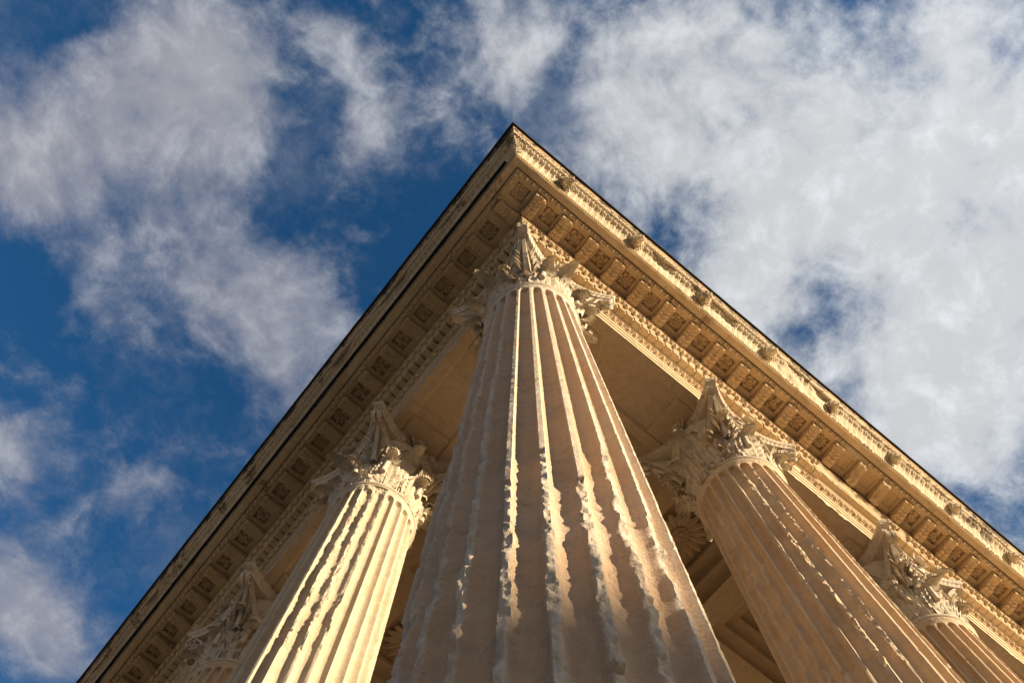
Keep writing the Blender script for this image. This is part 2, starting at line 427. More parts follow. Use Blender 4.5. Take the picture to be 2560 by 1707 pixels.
def shaft_mesh(name, seed, zlo, nz, per, rot=0.0, wear=lambda th, z: 0.0, nib=0.004, z0=BASE + 0.42, mat='shaft'):
    n = NF * per
    zf = np.concatenate([np.linspace(z0, zlo, 40, endpoint=False), np.linspace(zlo, HN - 0.10, nz, endpoint=False), np.linspace(HN - 0.10, HN - 0.03, 10)])
    th = np.arange(n) / n * 2 * PI
    TH, Z = np.meshgrid(th, zf)
    R = 0.4185 + 0.0108 * (HN - Z)
    pitch = 2 * PI / NF
    ph = ((TH - rot) / pitch) % 1.0                 # 0..1 inside a flute cell, fillet at 0
    fi = np.floor((TH - rot) / pitch) % NF
    u = np.clip((ph - 0.5) / 0.40, -1, 1)
    depth = 0.052 * np.clip(1 - np.abs(u) ** 2.3, 0, 1) ** 0.5 * (R / 0.45)
    # rounded flute heads near the top and at the foot
    ztop = HN - 0.085
    dz = np.clip((Z - (ztop - 0.05)) / 0.05, 0, 1)
    lim = np.sqrt(np.clip(1 - dz * dz, 0, 1))
    depth = np.where(np.abs(u) < lim + 1e-6, depth * np.where(dz > 0, np.sqrt(np.clip(1 - (np.abs(u) / np.maximum(lim, 1e-3)) ** 2, 0, 1)) ** 0.5 * np.minimum(1, lim * 1.3), 1), 0)
    depth = np.where(Z > ztop, 0, depth)
    flare = 0.022 * sstep(Z, HN - 0.12, HN - 0.02) ** 2
    X3, Y3 = np.cos(TH) * 0.45, np.sin(TH) * 0.45
    edge = np.round((TH - rot) / pitch) % NF        # which fillet
    # nibbled arrises, and where the stone is worn whole lengths of fillet broken away
    c1 = nib * (0.35 + 1.9 * np.clip(fbm(X3 * 40, Y3 * 40, Z * 30, 4, seed, 0.6) - 0.46, 0, 1) * 2)
    W = wear(TH, Z)
    lump = fbm(edge * 7.31, edge * 1.7, Z * 1.5, 6, seed + 5, 0.55) * 0.8 + 0.2 * fbm(X3 * 14, Y3 * 14, Z * 9, 4, seed + 6, 0.6)
    facet = np.abs(fbm(X3 * 13 + Z * 3, Y3 * 13, Z * 8 + edge * 3.7, 5, seed + 9, 0.62) - 0.5) * 2
    thr = 0.70 - 0.46 * W
    broken = sstep(lump + (facet - 0.3) * 0.10, thr, thr + 0.03) * np.clip(W * 3, 0, 1)
    q = fbm(X3 * 7 + Z * 2.5, Y3 * 7 - Z * 1.5, Z * 5.0, 4, seed + 14, 0.55) * 9
    flake = (np.floor(q) + sstep(q - np.floor(q), 0.0, 0.22)) / 9          # stepped fracture faces
    q2 = fbm(X3 * 17 - Z * 6, Y3 * 17, Z * 12.0, 3, seed + 15, 0.55) * 6
    flake2 = (np.floor(q2) + sstep(q2 - np.floor(q2), 0.0, 0.3)) / 6
    c2 = broken * (0.005 + 0.011 * W * (0.4 + 0.9 * lump) + 0.030 * (facet - 0.25) * (0.3 + W))
    c2 = c2 + broken * (fbm(X3 * 30 + Z * 6, Y3 * 30, Z * 22, 4, seed + 12, 0.6) - 0.5) * 0.014
    c2 = c2 + broken * W * ((flake - 0.40) * 0.055 + (flake2 - 0.45) * 0.022)
    c2 = np.minimum(c2, 0.034 + 0.012 * facet)
    gouge = sstep(fbm(X3 * 5 + 9, Y3 * 5, Z * 2.2, 5, seed + 31, 0.6), 0.63, 0.70) * W
    c2 = c2 + gouge * 0.010
    for zj in (BASE + 1.9 + 0.07 * seed % 1.1, 2.05 + 0.012 * seed, 3.35 + 0.013 * seed, 4.95 + 0.011 * seed):       # drum joints
        dj = np.abs(Z - zj - 0.004 * (fbm(X3 * 20, Y3 * 20, 0 * Z, 2, seed) - 0.5))
        c2 = c2 + 0
        flr = sstep(dj, 0.009, 0.002) * 0.006
        depth = depth + flr * (depth > 0.004); c1 = c1 + flr
    cutr = R - np.maximum(c1, c2)
    r = np.minimum(R - depth, cutr)
    soft = (fbm(X3 * 7, Y3 * 7, Z * 5, 5, seed + 3) - 0.5)
    r = r + soft * 0.0032 + (fbm(X3 * 45, Y3 * 45, Z * 40, 3, seed + 4, 0.65) - 0.5) * (0.0022 + 0.005 * broken) + flare
    V = np.stack([r * np.cos(TH), r * np.sin(TH), Z], -1)
    mb = MB(); mb.grid(V, True)
    me = mb.mesh(name, M[mat], True, 50)
    fr = np.clip(sstep(R - depth - r, 0.001, 0.006) + sstep(depth, 0.012, 0.002) * 0.9, 0, 1) * (0.55 + 0.45 * sstep(fbm(X3 * 9, Y3 * 9, Z * 6, 3, seed + 41), 0.3, 0.55))  # breaks, plus ridges kept paler than flutes to paint light contrast
    at = me.attributes.new('fresh_lit', 'FLOAT', 'POINT')
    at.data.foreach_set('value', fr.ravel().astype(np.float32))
    return me

def lathe(mb, prof, n=64, noise=0.0, seed=0):
    th = np.arange(n) / n * 2 * PI
    P = np.array(prof, float)
    V = np.zeros((len(P), n, 3))
    r = P[:, 0][:, None] + (fbm(np.cos(th)[None] * 6, np.sin(th)[None] * 6, P[:, 1][:, None] * 9, 3, seed) - 0.5) * noise
    V[..., 0] = r * np.cos(th); V[..., 1] = r * np.sin(th); V[..., 2] = P[:, 1][:, None]
    mb.grid(V, True)
def torus_profile(r, z, rad, n=8, a0=-90, a1=90):
    return [(r + rad * math.cos(math.radians(a)), z + rad * math.sin(math.radians(a))) for a in np.linspace(a0, a1, n)]

def ring_mesh():
    mb = MB()
    prof = [(0.40, HN - 0.035), (0.436, HN - 0.034), (0.438, HN - 0.022), (0.430, HN - 0.016)] + torus_profile(0.428, HN + 0.006, 0.022, 9, -80, 90) + [(0.385, HN + 0.03)]
    lathe(mb, prof, 96, 0.003, 3)
    return mb.mesh('neck_ring', M['capital'], True, 45)

def leaf_mesh(name, H, Wd, curl, seed, broken=False, mat='capital'):
    """acanthus leaf: foot at the origin, grows up z, faces +x"""
    r = random.Random(seed)
    mb = MB()
    def mid(s):
        # up the bell, then rolling outwards
        if s < 0.62:
            return np.array([0.03 + 0.05 * s, 0, H * s * 1.12])
        t = (s - 0.62) / 0.38
        a = t * math.radians(165)
        R_ = curl * 0.5
        c = np.array([0.03 + 0.05 * 0.62 + R_, 0, H * 0.62 * 1.12 + t * H * 0.12])
        return c + np.array([-R_ * math.cos(a) * (1 + 0.5 * t), 0, R_ * 1.5 * math.sin(a)])
    def tang(s):
        d = mid(min(1, s + 0.02)) - mid(max(0, s - 0.02)); return d / np.linalg.norm(d)
    def nrm(s):
        t = tang(s); return np.array([t[2], 0, -t[0]])
    smax = 0.74 if broken else 1.0
    ns = 14; nw = 7; V = np.zeros((ns, nw, 3))
    for i in range(ns):
        s = smax * i / (ns - 1); w = Wd * (0.36 + 0.28 * math.sin(PI * min(1, s * 1.05)) - 0.22 * max(0, s - 0.7) / 0.3)
        for j in range(nw):
            y = (j / (nw - 1) - 0.5) * w
            V[i, j] = mid(s) - nrm(s) * (0.012 + 1.6 * y * y) + np.array([0, y, 0])
    mb.grid(V); mb.grid(V - np.array([0.02, 0, 0]), flip=True)
    # midrib: two ridges with a groove
    for sg in (-1, 1):
        pts = [mid(s) + nrm(s) * 0.008 + np.array([0, sg * (0.014 - 0.008 * s), 0]) for s in np.linspace(0, smax * 0.95, 10)]
        mb.tube(pts, [0.007 - 0.003 * i / 9 for i in range(10)], 6, 0.6)
    lobes = [0.10, 0.27, 0.44, 0.60, 0.76] if not broken else [0.10, 0.27, 0.44, 0.58]
    for k, s in enumerate(lobes):
        for sg in (-1, 1):
            t, n_ = tang(s), nrm(s)
            L = Wd * (0.40, 0.46, 0.46, 0.40, 0.30)[k] * r.uniform(0.92, 1.06)
            base = mid(s) + np.array([0, sg * 0.014, 0])
            for q, a in enumerate((8, 30, 52, 74)):
                a = math.radians(a + r.uniform(-4, 4))
                side = np.array([0, sg, 0]) - n_ * 0.32
                d = t * math.cos(a) + side * math.sin(a)
                start = base + d * L * (0.20 + 0.03 * q) - n_ * 0.002
                mb.petal(start, d, n_, L * (0.62, 0.76, 0.74, 0.56)[q], L * 0.34, curl=0.30 + 0.16 * (q % 2), thick=0.40)
            # web below the fingers
            a = math.radians(42); side = np.array([0, sg, 0]) - n_ * 0.3
            mb.petal(base - n_ * 0.012, t * math.cos(a) + side * math.sin(a), n_, L * 0.85, L * 0.8, curl=0.1, thick=0.1)
    if not broken:
        s = 0.86
        for a in (-70, -45, -22, 0, 22, 45, 70):
            ar = math.radians(a); t, n_ = tang(s), nrm(s)
            d = t * math.cos(ar) + np.array([0, 1, 0]) * math.sin(ar)
            mb.petal(mid(s) + n_ * 0.004 - d * Wd * 0.05, d, n_, Wd * 0.21, Wd * 0.17, curl=-0.7, thick=0.45)
    return mb.mesh(name, M[mat], True, 45)

def spiral_pts(c, r0, turns, n, start, cw=1):
    out = []
    for i in range(n):
        t = i / (n - 1); a = start + cw * t * turns * 2 * PI; r_ = r0 * (1 - 0.82 * t)
        out.append((c[0] + r_ * math.cos(a), c[1] + r_ * math.sin(a)))
    return out
def volute_mesh(name, broken=False):
    """corner scroll pair in the plane radial(x)-z, foot near the bell"""
    mb = MB()
    for sg in (-1, 1):
        path = []
        for i in range(12):
            t = i / 11
            x = 0.47 + 0.25 * t ** 1.6; z = 0.46 + 0.50 * t ** 0.72
            y = sg * (0.17 * (1 - t) ** 1.2 + 0.028)
            path.append((x, y, z))
        if not broken:
            cx, cz, r0 = 0.750, 0.905, 0.072
            for (a, b) in spiral_pts((cx, cz), r0, 1.6, 26, math.radians(118), -1):
                path.append((a, sg * 0.030, b))
        pts = path; nr = []; sd = []
        for i in range(len(pts)):
            d = np.array(pts[min(i + 1, len(pts) - 1)]) - np.array(pts[max(i - 1, 0)]); d /= np.linalg.norm(d)
            s_ = np.array([0, 1.0, 0]); s_ -= d * (s_ @ d); s_ /= np.linalg.norm(s_); nr.append(np.cross(s_, d)); sd.append(s_)
        mb.ribbon(pts, nr, sd, [0.05] * 12 + list(np.linspace(0.046, 0.026, len(pts) - 12)) if len(pts) > 12 else 0.045, 0.026)
    # supporting leaf under the scroll and the wedge joining it to the bell
    n = 9; V = []
    for i in range(n):
        t = i / (n - 1); x0 = 0.42 + 0.02 * t; x1 = 0.46 + 0.26 * t ** 1.7; z = 0.42 + 0.50 * t
        V.append([(x0, -0.045, z), (x1, -0.018, z), (x1, 0.018, z), (x0, 0.045, z)])
    mb.grid(np.array(V))
    r = random.Random(5 + broken)
    for sg in (-1, 1):
        for k, (s, L) in enumerate(((0.0, 0.17), (0.16, 0.17), (0.34, 0.16), (0.52, 0.14), (0.70, 0.11))):
            x = 0.455 + 0.20 * s ** 1.3; z = 0.46 + 0.42 * s
            for a in (-8, 20, 48, 76):
                ar = math.radians(a + r.uniform(-8, 8))
                mb.petal((x, sg * 0.052, z), (math.sin(ar) * 0.7 + 0.1, sg * 0.35 * math.sin(ar), math.cos(ar)), (0.1, sg, -0.15), L * r.uniform(0.6, 0.85), L * 0.34, 0.25, 0.5)
    return mb.mesh(name, M['capital'], True, 45)
def helix_mesh():
    """inner scrolls and calyx stems of one face; face looks along +x, y is sideways"""
    mb = MB()
    for sg in (-1, 1):
        path = []
        for i in range(10):
            t = i / 9
            path.append((0.455 + 0.05 * t, sg * (0.235 - 0.13 * t), 0.46 + 0.36 * t ** 0.8))
        for (a, b) in spiral_pts((sg * 0.040, 0.835), 0.030, 1.4, 20, math.radians(60 if sg > 0 else 120), sg):
            path.append((0.495, a, b))
        nr = []; sd = []
        for i in range(len(path)):
            d = np.array(path[min(i + 1, len(path) - 1)]) - np.array(path[max(i - 1, 0)]); d /= np.linalg.norm(d)
            s_ = np.array([1.0, 0, 0]); s_ -= d * (s_ @ d); s_ /= np.linalg.norm(s_); nr.append(np.cross(s_, d)); sd.append(s_)
        mb.ribbon(path, nr, sd, [0.036] * 10 + list(np.linspace(0.030, 0.018, 20)), 0.014)
        # fluted stem and its leafy calyx
        mb.tube([(0.435, sg * 0.215, 0.20), (0.45, sg * 0.21, 0.36), (0.455, sg * 0.205, 0.46)], [0.030, 0.026, 0.034], 10)
        for k in range(7):
            a = math.radians(-70 + k * 23)
            mb.petal((0.455, sg * 0.205, 0.46), (0.45, sg * 0.2 + math.sin(a), math.cos(a) + 0.2), (1, 0, -0.2), 0.15, 0.055, 0.5, 0.5)
    for k in range(5):
        a = math.radians(-60 + k * 30)
        mb.petal((0.44, 0, 0.56), (0.25, math.sin(a), math.cos(a)), (1, 0, 0), 0.13, 0.05, 0.35, 0.5)
    return mb.mesh('helix', M['capital'], True, 45)
def fleuron_mesh():
    mb = MB()
    for k in range(7):
        a = k * 2 * PI / 7 + 0.2
        mb.petal((0.515, 0.035 * math.cos(a), 1.085 + 0.035 * math.sin(a)), (0.25, math.cos(a), math.sin(a)), (1, 0, 0), 0.095, 0.072, 0.45, 0.55)
        a += 0.22
        mb.petal((0.53, 0.02 * math.cos(a), 1.085 + 0.02 * math.sin(a)), (0.6, math.cos(a), math.sin(a)), (1, 0, 0), 0.06, 0.04, 0.5, 0.5)
    pts = [(0.575 + 0.010 * i / 15, 0.034 * math.cos(i * 0.36) * (1 - 0.3 * i / 15), 1.085 + 0.034 * math.sin(i * 0.36) * (1 - 0.3 * i / 15)) for i in range(16)]
    mb.tube(pts, [0.018 - 0.0008 * i for i in range(16)], 8)
    mb.tube([(0.44, 0, 1.08), (0.56, 0, 1.085)], 0.035, 10)
    return mb.mesh('fleuron', M['capital'], True, 45)
def abacus_outline(q, mid_, c, n=26):
    """one concave side facing +x, from y=-(q-c) to y=+(q-c)"""
    ys = np.linspace(-(q - c), (q - c), n)
    t = np.abs(ys) / (q - c)
    xs = mid_ + (q + c * 0.55 - mid_) * (t ** 2.2)
    return xs, ys
def abacus_mesh(name, chips=0):
    mb = MB(); q = 0.655; c = 0.045
    # profile: (outset, z) from underside inwards to the top
    prof = [(-0.13, 1.035), (-0.062, 1.035), (-0.060, 1.045), (-0.058, 1.06), (-0.050, 1.085), (-0.035, 1.105), (-0.022, 1.112), (-0.022, 1.12), (-0.006, 1.128), (0.0, 1.145), (0.0, 1.165), (-0.012, 1.179), (-0.3, 1.179)]
    n = 150
    xs, ys = abacus_outline(q, 0.50, c, n)
    ring = []
    for k in range(4):
        a = k * PI / 2
        ca, sa = math.cos(a), math.sin(a)
        tx = np.gradient(xs); ty = np.gradient(ys); ln = np.hypot(tx, ty); nx, ny = ty / ln, -tx / ln
        ring.append((xs * ca - ys * sa, xs * sa + ys * ca, nx * ca - ny * sa, nx * sa + ny * ca, np.arange(n)))
    X = np.concatenate([r[0] for r in ring]); Y = np.concatenate([r[1] for r in ring])
    NX = np.concatenate([r[2] for r in ring]); NY = np.concatenate([r[3] for r in ring]); K = np.concatenate([r[4] for r in ring])
    V = np.zeros((len(prof), len(X), 3))
    tongue = np.abs(np.sin(K * PI / 6.0)) ** 0.5
    egg = np.abs(np.sin(K * PI / 5.0)) ** 0.7
    for i, (o, z) in enumerate(prof):
        d = np.full(len(X), o)
        if 2 <= i <= 5: d = d - 0.022 * (1 - tongue)
        if 8 <= i <= 10: d = d - 0.018 * (1 - egg)
        d = d + (fbm(X * 9, Y * 9, z * 9 + i, 4, 21) - 0.5) * (0.018 + 0.05 * sstep(np.hypot(X, Y), 0.80, 0.92))
        rr = np.hypot(X, Y); g = 1 + np.minimum(d, 0) * (0.9 + 0.8 * (rr - 0.5)) / rr
        V[i, :, 0] = X * g; V[i, :, 1] = Y * g; V[i, :, 2] = z
    mb.grid(V, True)
    # underside closing disc
    n2 = V.shape[1]
    mb.add(list(V[0]) + [(0, 0, 1.02)], [(k, (k + 1) % n2, n2, n2) for k in range(n2)])
    return mb.mesh(name, M['capital'], True, 40)
def bell_mesh():
    mb = MB()
    lathe(mb, [(0.385, 0.0), (0.388, 0.2), (0.40, 0.45), (0.425, 0.7), (0.47, 0.9), (0.50, 0.97), (0.51, 1.0), (0.49, 1.03), (0.2, 1.04)], 64, 0.006, 8)
    return mb.mesh('bell', M['capital'], True, 60)
def base_mesh():
    mb = MB(); r = 0.50
    lathe(mb, [(r - 0.02, BASE + 0.46), (r + 0.0, BASE + 0.41), (r + 0.035, BASE + 0.38)] + torus_profile(r + 0.035, BASE + 0.335, 0.042, 8, 80, -80) + [(r + 0.02, BASE + 0.28), (r + 0.03, BASE + 0.235)] + torus_profile(r + 0.075, BASE + 0.175, 0.06, 9, 80, -80) + [(r + 0.05, BASE + 0.11)], 72, 0.004, 2)
    mb.box(-0.66, 0.66, -0.66, 0.66, BASE + 0.001, BASE + 0.112)
    return mb.mesh('column_base', M['podium'], True, 45)

def angd(a, b):
    return np.abs((a - b + PI) % (2 * PI) - PI)
def wear_corner(th, z):
    left = sstep(angd(th, math.radians(-205)), 1.15, 0.5) * sstep(z, 6.9, 5.6)
    low = sstep(z, 3.1, 1.8) * (0.40 + 0.45 * sstep(angd(th, math.radians(-125)), 1.2, 0.4))
    return np.clip(0.03 + 0.05 * sstep(z, 5.0, 3.6) + 0.55 * left + 0.95 * low * (0.45 + 0.55 * sstep(angd(th, math.radians(-128)), 0.95, 0.2)), 0, 1)
def wear_left(th, z):
    band = sstep(angd(th, math.radians(-119)), 0.36, 0.18)
    side = 0.5 * sstep(angd(th, math.radians(-48)), 0.4, 0.2)
    return np.clip(0.03 + 1.0 * band + side * 0.6, 0, 1)
def wear_right(th, z):
    b1 = sstep(angd(th, math.radians(-196)), 0.30, 0.12) * sstep(z, 6.7, 6.1)
    b2 = sstep(angd(th, math.radians(-140)), 0.34, 0.12) * sstep(z, 6.75, 6.3)
    b3 = 0.6 * sstep(z, 5.6, 4.4) * sstep(angd(th, math.radians(-170)), 0.9, 0.3)
    return np.clip(0.04 + 0.9 * b1 + 0.9 * b2 + b3, 0, 1)
def wear_mild(th, z):
    return np.clip(0.06 + 0.7 * sstep(fbm(np.cos(th) * 1.5, np.sin(th) * 1.5, z * 0.4, 2, 77), 0.52, 0.7), 0, 1)

SH = {
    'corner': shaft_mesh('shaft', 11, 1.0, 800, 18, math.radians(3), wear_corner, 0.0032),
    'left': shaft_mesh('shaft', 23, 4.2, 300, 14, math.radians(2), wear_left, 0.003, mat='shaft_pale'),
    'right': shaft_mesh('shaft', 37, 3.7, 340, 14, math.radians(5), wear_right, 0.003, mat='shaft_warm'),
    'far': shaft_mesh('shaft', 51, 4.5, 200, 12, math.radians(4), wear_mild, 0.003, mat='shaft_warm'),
}
RING = ring_mesh(); BELL = bell_mesh(); COLBASE = base_mesh(); ABACUS = abacus_mesh('abacus')
LEAF_LOW = [leaf_mesh('acanthus_leaf', 0.42, 0.38, 0.18, 3), leaf_mesh('acanthus_leaf', 0.40, 0.38, 0.15, 5)]
LEAF_HIGH = [leaf_mesh('acanthus_leaf', 0.72, 0.38, 0.24, 4), leaf_mesh('acanthus_leaf', 0.70, 0.38, 0.20, 9)]
LEAF_BROKEN = leaf_mesh('acanthus_leaf', 0.66, 0.32, 0.12, 8, broken=True)
VOLUTE = volute_mesh('volute'); VOLUTE_B = volute_mesh('volute', True); HELIX = helix_mesh(); FLEURON = fleuron_mesh()

def make_column(x, y, kind, label, broken_volutes=(), broken_leaves=(), turn=0.0):
    t = empty('fluted_column', (x, y, BASE), label, 'column', 'columns of the temple porch')
    up = Matrix.Translation((0, 0, -BASE))
    inst('shaft', SH[kind], up @ Matrix.Rotation(turn, 4, 'Z'), t)
    inst('neck_ring', RING, up, t)
    inst('base', COLBASE, up, t)
    cap = inst('capital', BELL, up @ Matrix.Translation((0, 0, HN + 0.02)), t)
    inst('abacus', ABACUS, Matrix.Translation((0, 0, -0.022)), cap)
    for k in range(8):
        a = k * PI / 4
        rz = Matrix.Rotation(a, 4, 'Z') @ Matrix.Translation((0.372, 0, 0.0))
        rz2 = Matrix.Rotation(a + PI / 8, 4, 'Z') @ Matrix.Translation((0.378, 0, 0.0))
        inst('acanthus_leaf', LEAF_HIGH[k % 2] if k not in broken_leaves else LEAF_BROKEN, rz, cap)
        inst('acanthus_leaf', LEAF_LOW[(k + 1) % 2], rz2, cap)
    for k in range(4):
        inst('volute', VOLUTE_B if k in broken_volutes else VOLUTE, Matrix.Rotation(PI / 4 + k * PI / 2, 4, 'Z') @ Matrix.Translation((0.035, 0, 0.045)), cap)
        inst('helix', HELIX, Matrix.Rotation(k * PI / 2, 4, 'Z') @ Matrix.Translation((-0.02, 0, 0.03)), cap)
        inst('fleuron', FLEURON, Matrix.Rotation(k * PI / 2, 4, 'Z'), cap)
    return t
make_column(0, 0, 'corner', 'weathered corner column with battered flutes, largest and nearest, under the point of the roof', (1, 2), (5,))
make_column(0, SY, 'left', 'column left of the corner one, half its shaft in bright sun, half in shade', (1,), (5,))
make_column(SX, 0, 'right', 'orange brown column right of the corner one with a chipped middle flute', (2,), (6,))
make_column(2 * SX, 0, 'far', 'farthest column at the lower right edge, only its sunlit capital and shaft top showing', (3,), (3,))
make_column(0, 2 * SY, 'far', 'farthest column at the lower left, capital wholly in shade under the eaves', (), (4,), 1.2)

# ------------------------------------------------------------------ entablature
def side_xyz(side, t, p, z):
    t, p, z = np.broadcast_arrays(np.asarray(t, float), np.asarray(p, float), np.asarray(z, float))
    return np.stack([t, -p, z], -1) if side == 'R' else np.stack([-p, t, z], -1)
def sweep(mb, prof, dt=0.04, amp=0.0, seed=0, closed=True, disp=None, sides='RL', t_end=T_END):
    """run the profile [(p, z)] round the corner; disp(side, t, p, z, i) -> (dp, dz)"""
    prof = np.array(prof, float)
    if closed: prof = np.concatenate([prof, prof[:1]])
    for side in sides:
        n = int((t_end + 1.4) / dt)
        k = np.arange(n) / (n - 1)
        p = prof[:, 0][None, :]; z = prof[:, 1][None, :]
        t = -p + (t_end + p) * k[:, None]
        p = np.repeat(p, n, 0); z = np.repeat(z, n, 0)
        fade = sstep(t + prof[:, 0][None, :], 0.0, 0.03)
        if amp:
            so = 0 if side == 'R' else 500
            p = p + (fbm(t * 5 + so, p * 14, z * 14, 4, seed) - 0.5) * 2 * amp * fade
            z = z + (fbm(t * 5 + so, p * 14 + 9, z * 14, 4, seed + 3) - 0.5) * 1.2 * amp * fade
        if disp is not None:
            dp, dz = disp(side, t, p, z, fade)
            p = p + dp; z = z + dz
        if side == 'L': pass
        V = side_xyz(side, t, p, z)
        mb.grid(V, False, flip=(side == 'R'))
def hemi(mb, side, t, p, z, rt, rp, rz, nu=8, nv=5):
    c = side_xyz(side, t, p, z)
    r = (rt, rp, rz) if side == 'R' else (rp, rt, rz)
    mb.ball(c, r, nu, nv)
def lump_at(side, t):
    return 0
def damaged(side, t):
    """lengths of the long sunlit side where the carving has gone"""
    return side == 'R' and 4.35 < t < 5.5
def egg_row(mb, side, p, z, pitch, r, t0=None, t1=T_END - 0.2, skip=None, tilt=0.8):
    """eggs in open cups with darts between, on a moulding facing down and out"""
    t0 = -p + pitch * 0.5 if t0 is None else t0
    n = int((t1 - t0) / pitch)
    hx = 1 if side == 'R' else 0
    for k in range(n):
        t = t0 + k * pitch
        if skip and skip(t): continue
        if rnd.random() < 0.03: continue
        hemi(mb, side, t, p, z, r * 0.72 * rnd.uniform(0.9, 1.05), r * 0.95, r * 0.95, 8, 6)
        # cup round the egg
        arc = [side_xyz(side, t + r * 1.12 * math.cos(a), p + r * 1.05 * math.sin(a) * 0.9 - r * 0.1, z + r * (0.25 - 0.35 * abs(math.sin(a)))) for a in np.linspace(-1.1 - PI / 2 + 1.57 - 0.5, PI + 0.4 + 0.4, 9)]
        arc = [side_xyz(side, t + r * 1.12 * math.cos(a), p - r * 0.15 - r * 1.05 * math.sin(a), z + r * 0.1) for a in np.linspace(-0.55, PI + 0.55, 9)]
        mb.tube(arc, r * 0.17, 5)
        # dart
        td = t + pitch * 0.5
        for s_ in (-1, 0, 1):
            a0 = side_xyz(side, td + s_ * r * 0.10, p + r * 0.95, z + r * 0.25); a1 = side_xyz(side, td + s_ * r * 0.36, p - r * 0.75, z + r * 0.05)
            mb.tube([a0, (a0 + a1) / 2, a1], [r * 0.20, r * 0.15, r * 0.06], 4)

ent = empty('entablature', (0, 0, 0), 'carved stone entablature and overhanging cornice turning the corner above all the columns', 'entablature')

# --- architrave: three fasciae, crown moulding, sunk soffit channel
def arch_disp(side, t, p, z, fade):
    # broken lower arris on the sunlit side
    low = sstep(z, 8.10, 7.99) * sstep(p, 0.30, 0.37)
    n = fbm(t * 7.3, p * 0 + 4, z * 0, 6, 61, 0.62) * 0.6 + 0.4 * fbm(t * 1.7, 0 * t, 0 * t, 2, 62)
    if side == 'R':
        c = low * (np.clip((n - 0.56) * 5, 0, 1) * 0.018 * sstep(t, 0.9, 1.5) + 0.004 * n)
    else:
        c = low * np.clip((n - 0.60) * 3, 0, 1) * 0.02
    return -c * fade, c * 0.9 * fade
mb = MB()
PA = 0.392
arch = [(-PA, HA), (-0.275, HA), (-0.270, HA + 0.006), (-0.258, HA + 0.018), (-0.250, HA + 0.020), (-0.244, HA + 0.032),
        (0.230, HA + 0.032), (0.236, HA + 0.020), (0.244, HA + 0.018), (0.256, HA + 0.006), (0.262, HA), (PA - 0.02, HA), (PA, HA + 0.002),
        (PA, HA + 0.125), (PA - 0.006, HA + 0.128), (PA + 0.012, HA + 0.134), (PA + 0.012, HA + 0.285), (PA + 0.006, HA + 0.288), (PA + 0.024, HA + 0.294), (PA + 0.024, HA + 0.44),
        (PA + 0.034, HA + 0.445), (PA + 0.034, HA + 0.460), (PA + 0.03, HA + 0.465), (PA + 0.052, HA + 0.52), (PA + 0.066, HA + 0.545), (PA + 0.082, HA + 0.550), (PA + 0.082, HA + 0.575), (-PA - 0.08, HA + 0.575), (-PA - 0.08, HA + 0.5), (-PA, HA + 0.44)]
sweep(mb, arch[12:], 0.03, 0.0022, 5, False, arch_disp)
mbs = MB()
sweep(mbs, arch[:13], 0.03, 0.0022, 5, False, arch_disp)
# blocks that close the soffit channel over each column
for side, S_ in (('R', SX), ('L', SY)):
    for k in range(5):
        c = k * S_
        a, b = c - 0.76, c + 0.77
        if k == 0: a = -PA + 0.01
        v = side_xyz(side, np.array([a, b, b, a] * 2), np.array([-0.252, -0.252, 0.238, 0.238] * 2), np.array([HA + 0.0035] * 4 + [HA + 0.05] * 4))
        mbs.add(v, [(0, 3, 2, 1), (4, 5, 6, 7), (0, 1, 5, 4), (1, 2, 6, 5), (2, 3, 7, 6), (3, 0, 4, 7)])
mb.build('architrave', M['cornice'], ent, True, 35)
mbs.build('architrave_soffit', M['soffit'], ent, True, 35)
for side in 'RL':
    mb = MB()
    egg_row(mb, side, PA + 0.058, HA + 0.505, 0.106, 0.030)
    tb = -PA
    while tb < T_END - 0.2:                       # bead row under the eggs
        hemi(mb, side, tb, PA + 0.034, HA + 0.452, 0.013, 0.010, 0.009, 6, 4); tb += 0.031
    o = mb.build('egg_moulding', M['cornice'], ent, True, 50)

# --- frieze
def frieze_disp(side, t, p, z, fade):
    so = 0 if side == 'R' else 300
    k = sstep(p, 0.38, 0.41)
    sc = np.sin(t * 9 + 2.2 * np.sin(z * 8)) * np.sin(z * 16 + t * 3)
    n = fbm(t * 16 + so, p, z * 16, 3, 71)
    return k * (0.012 * sc * (n + 0.3) + 0.03 * (n - 0.5)) * fade, 0 * t
mb = MB()
sweep(mb, [(-0.44, HA + 0.577), (0.42, HA + 0.577)] + [(0.42, HA + 0.577 + 0.415 * i / 12) for i in range(1, 13)] + [(-0.44, HA + 0.992)], 0.025, 0, 0, True, frieze_disp)
mb.build('frieze', M['cornice'], ent, True, 60)

